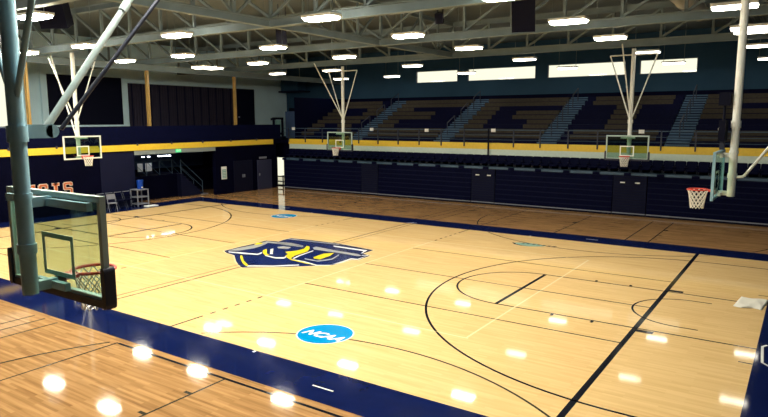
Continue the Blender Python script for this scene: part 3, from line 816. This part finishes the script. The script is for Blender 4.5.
for q, (y0, y1) in enumerate(((6.85,7.2),(7.4,7.85))):
    nb = tag(empty('notice_board', (-19, (y0+y1)/2, 1.42)), 'pale notice board standing on the platform under the balcony, %s' % ('left one','right one')[0 if q == 0 else 1], 'notice board', 'notice boards on the platform')
    hw_ = (y1-y0)/2
    MB().box(0,.03,-hw_,hw_,.12,.62).build('panel', M['white'], nb); MB().box(-.15,.15,-hw_*.8,-hw_*.6,0,.12).box(-.15,.15,hw_*.6,hw_*.8,0,.12).build('foot', M['dark_metal'], nb)
struct(MB().box(XU+.01,XU+.05,10.6,12.6,1.42,2.8).build('trim_14', M['blue_wall']))
ex = tag(empty('exit_sign', (XW+.06, 7.4, 2.84)), 'small green exit sign under the yellow balcony edge', 'exit sign')
MB().box(-.03,.03,-.17,.17,-.02,.16).build('case', M['exit'], ex)
text_mesh('lettering', 'EXIT', .15, M['white'], ex, (.033,0,.07), (PI/2,0,PI/2), bold=.004)
# framed notice
sg = tag(empty('wall_notice', (XW, 10.84, .95)), 'tall white framed notice on the wall right of the stairs', 'sign')
MB().box(0,.03,-.21,.21,0,.80).build('frame', M['white'], sg)
MB().box(.03,.04,-.16,.16,.06,.62).build('panel', M['sign_teal'], sg)
m = MB()
for q in range(5): m.box(.04,.043,-.12,.12,.12+q*.1,.15+q*.1)
m.build('text_line', M['white'], sg)
# doors in the left wall
d = struct(MB().box(XW,XW+.04,11.65,13.3,0,2.05).build('door_3', M['door_dark']))
for yy in (12.4,12.55): MB().box(XW+.04,XW+.09,yy-.02,yy+.02,.95,1.15).build('door_handle', M['grey_metal'], d)
d = struct(MB().box(XW,XW+.04,13.75,15.1,0,2.0).build('door_4', M['door_grey']))
MB().box(XW+.04,XW+.09,13.9,13.95,.95,1.1).build('door_handle', M['grey_metal'], d)
tag(MB().box(0,.02,-.35,.35,0,.13).build('door_sign', M['grey_metal'], None, (XW+.01,14.3,2.08)), 'small pale sign above the grey door by the corner', 'sign')
# cart with cooler
ct = tag(empty('utility_cart', (-15.4, 4.42, 0)), 'pale metal shelf cart beside the recess at the left wall', 'cart')
for sx in (-.3,.3):
    for sy in (-.33,.33): MB().box(sx-.025,sx+.025,sy-.025,sy+.025,.03,.95).build('post', M['grey_metal'], ct)
for z in (.12,.50,.90):
    MB().box(-.33,.33,-.36,.36,z,z+.045).build('shelf', M['grey_metal'], ct)
tag(MB().box(-.2,.2,-.33,.33,0,.04).build('floor_board', M['white'], None, (-14.9,4.75,.0)), 'pale flat board lying on the floor before the cart', 'board')
cl = tag(empty('drink_cooler', (-15.4, 4.48, .955)), 'blue barrel drink cooler on top of the shelf cart', 'cooler')
MB().tube((0,0,0),(0,0,.42),.15,20,.175).build('barrel', M['cooler_blue'], cl)
MB().tube((0,0,.42),(0,0,.48),.18,20).build('lid', M['cooler_blue'], cl)
MB().box(.14,.21,-.03,.03,.06,.12).build('tap', M['white'], cl)
# bench chairs along the wall
def make_fold(mat, top):
    c = empty('folding_chair')
    MB().box(-.2,.2,-.2,.2,.43,.46).build('seat', mat, c)
    MB().box(-.26,-.22,-.2,.2,.62,.86).build('backrest', mat, c)
    MB().box(-.265,-.215,-.2,.2,.86,.885).build('top_edge', top, c)
    for sy in (-.2,.2):
        MB().tube((-.25,sy,.86),(.2,sy,0),.014,8).build('leg', M['dark_metal'] if mat is M['navy'] else mat, c)
        MB().tube((.15,sy,.44),(-.28,sy,0),.014,8).build('leg', M['dark_metal'] if mat is M['navy'] else mat, c)
    return c
fc = make_fold(M['navy'], M['grey_metal'])
for q in range(7):
    c = fc if q == 0 else copy_tree(fc)
    c.location = (-15.4, .75+q*.5, 0)
    tag(c, 'dark folding chair with pale top edge along the left wall, %s from the letters' % nth(q+1), 'chair', 'folding chairs along the left wall')
c = make_fold(M['grey_metal'], M['grey_metal']); c.location = (-14.75, 2.35, 0); c.rotation_euler = (0,0,-.3)
tag(c, 'grey folding chair standing alone in front of the dark chair row', 'chair')

# towel on the court
m = MB(); n = 14; vs = []; fs = []
for i in range(n+1):
    for j in range(n+1):
        u = i/n-.5; v = j/n-.5
        x = u*.62 + .1*v; yv = v*1.05 + .06*math.sin(7*u)
        z = .018 + .022*(math.sin(9*u+2*v)*math.sin(6*v+1)+1)*(1 if abs(u)<.49 and abs(v)<.49 else .2)
        vs.append((x,yv,z))
for i in range(n):
    for j in range(n): fs.append((i*(n+1)+j,(i+1)*(n+1)+j,(i+1)*(n+1)+j+1,i*(n+1)+j+1))
m.add(vs, fs, True)
tw = m.build('towel', M['cloth'], None, (13.98,1.8,.0)); tag(tw, 'crumpled white towel lying on the court near the right baseline', 'towel')
md = tw.modifiers.new('Solidify', 'SOLIDIFY'); md.thickness = .012

# ---------------------------------------------------------------- world, camera, view
w = bpy.data.worlds.new('World'); SC.world = w; w.use_nodes = True
bg = w.node_tree.nodes['Background']; bg.inputs['Color'].default_value = (1,.97,.80,1); bg.inputs['Strength'].default_value = 1.25
cam = bpy.data.cameras.new('Camera'); co = bpy.data.objects.new('Camera', cam); COL.objects.link(co)
cam.sensor_width = 36; cam.lens = F/768*36; cam.clip_end = 200; cam.clip_start = .05
mat = Matrix((( RT.x, UP.x, -fw.x, CAMLOC.x),(RT.y, UP.y, -fw.y, CAMLOC.y),(RT.z, UP.z, -fw.z, CAMLOC.z),(0,0,0,1)))
co.matrix_world = mat
SC.camera = co
vs_ = SC.view_settings
vs_.view_transform = 'Standard'; vs_.look = 'None'; vs_.gamma = 1; vs_.exposure = 0; vs_.use_curve_mapping = False
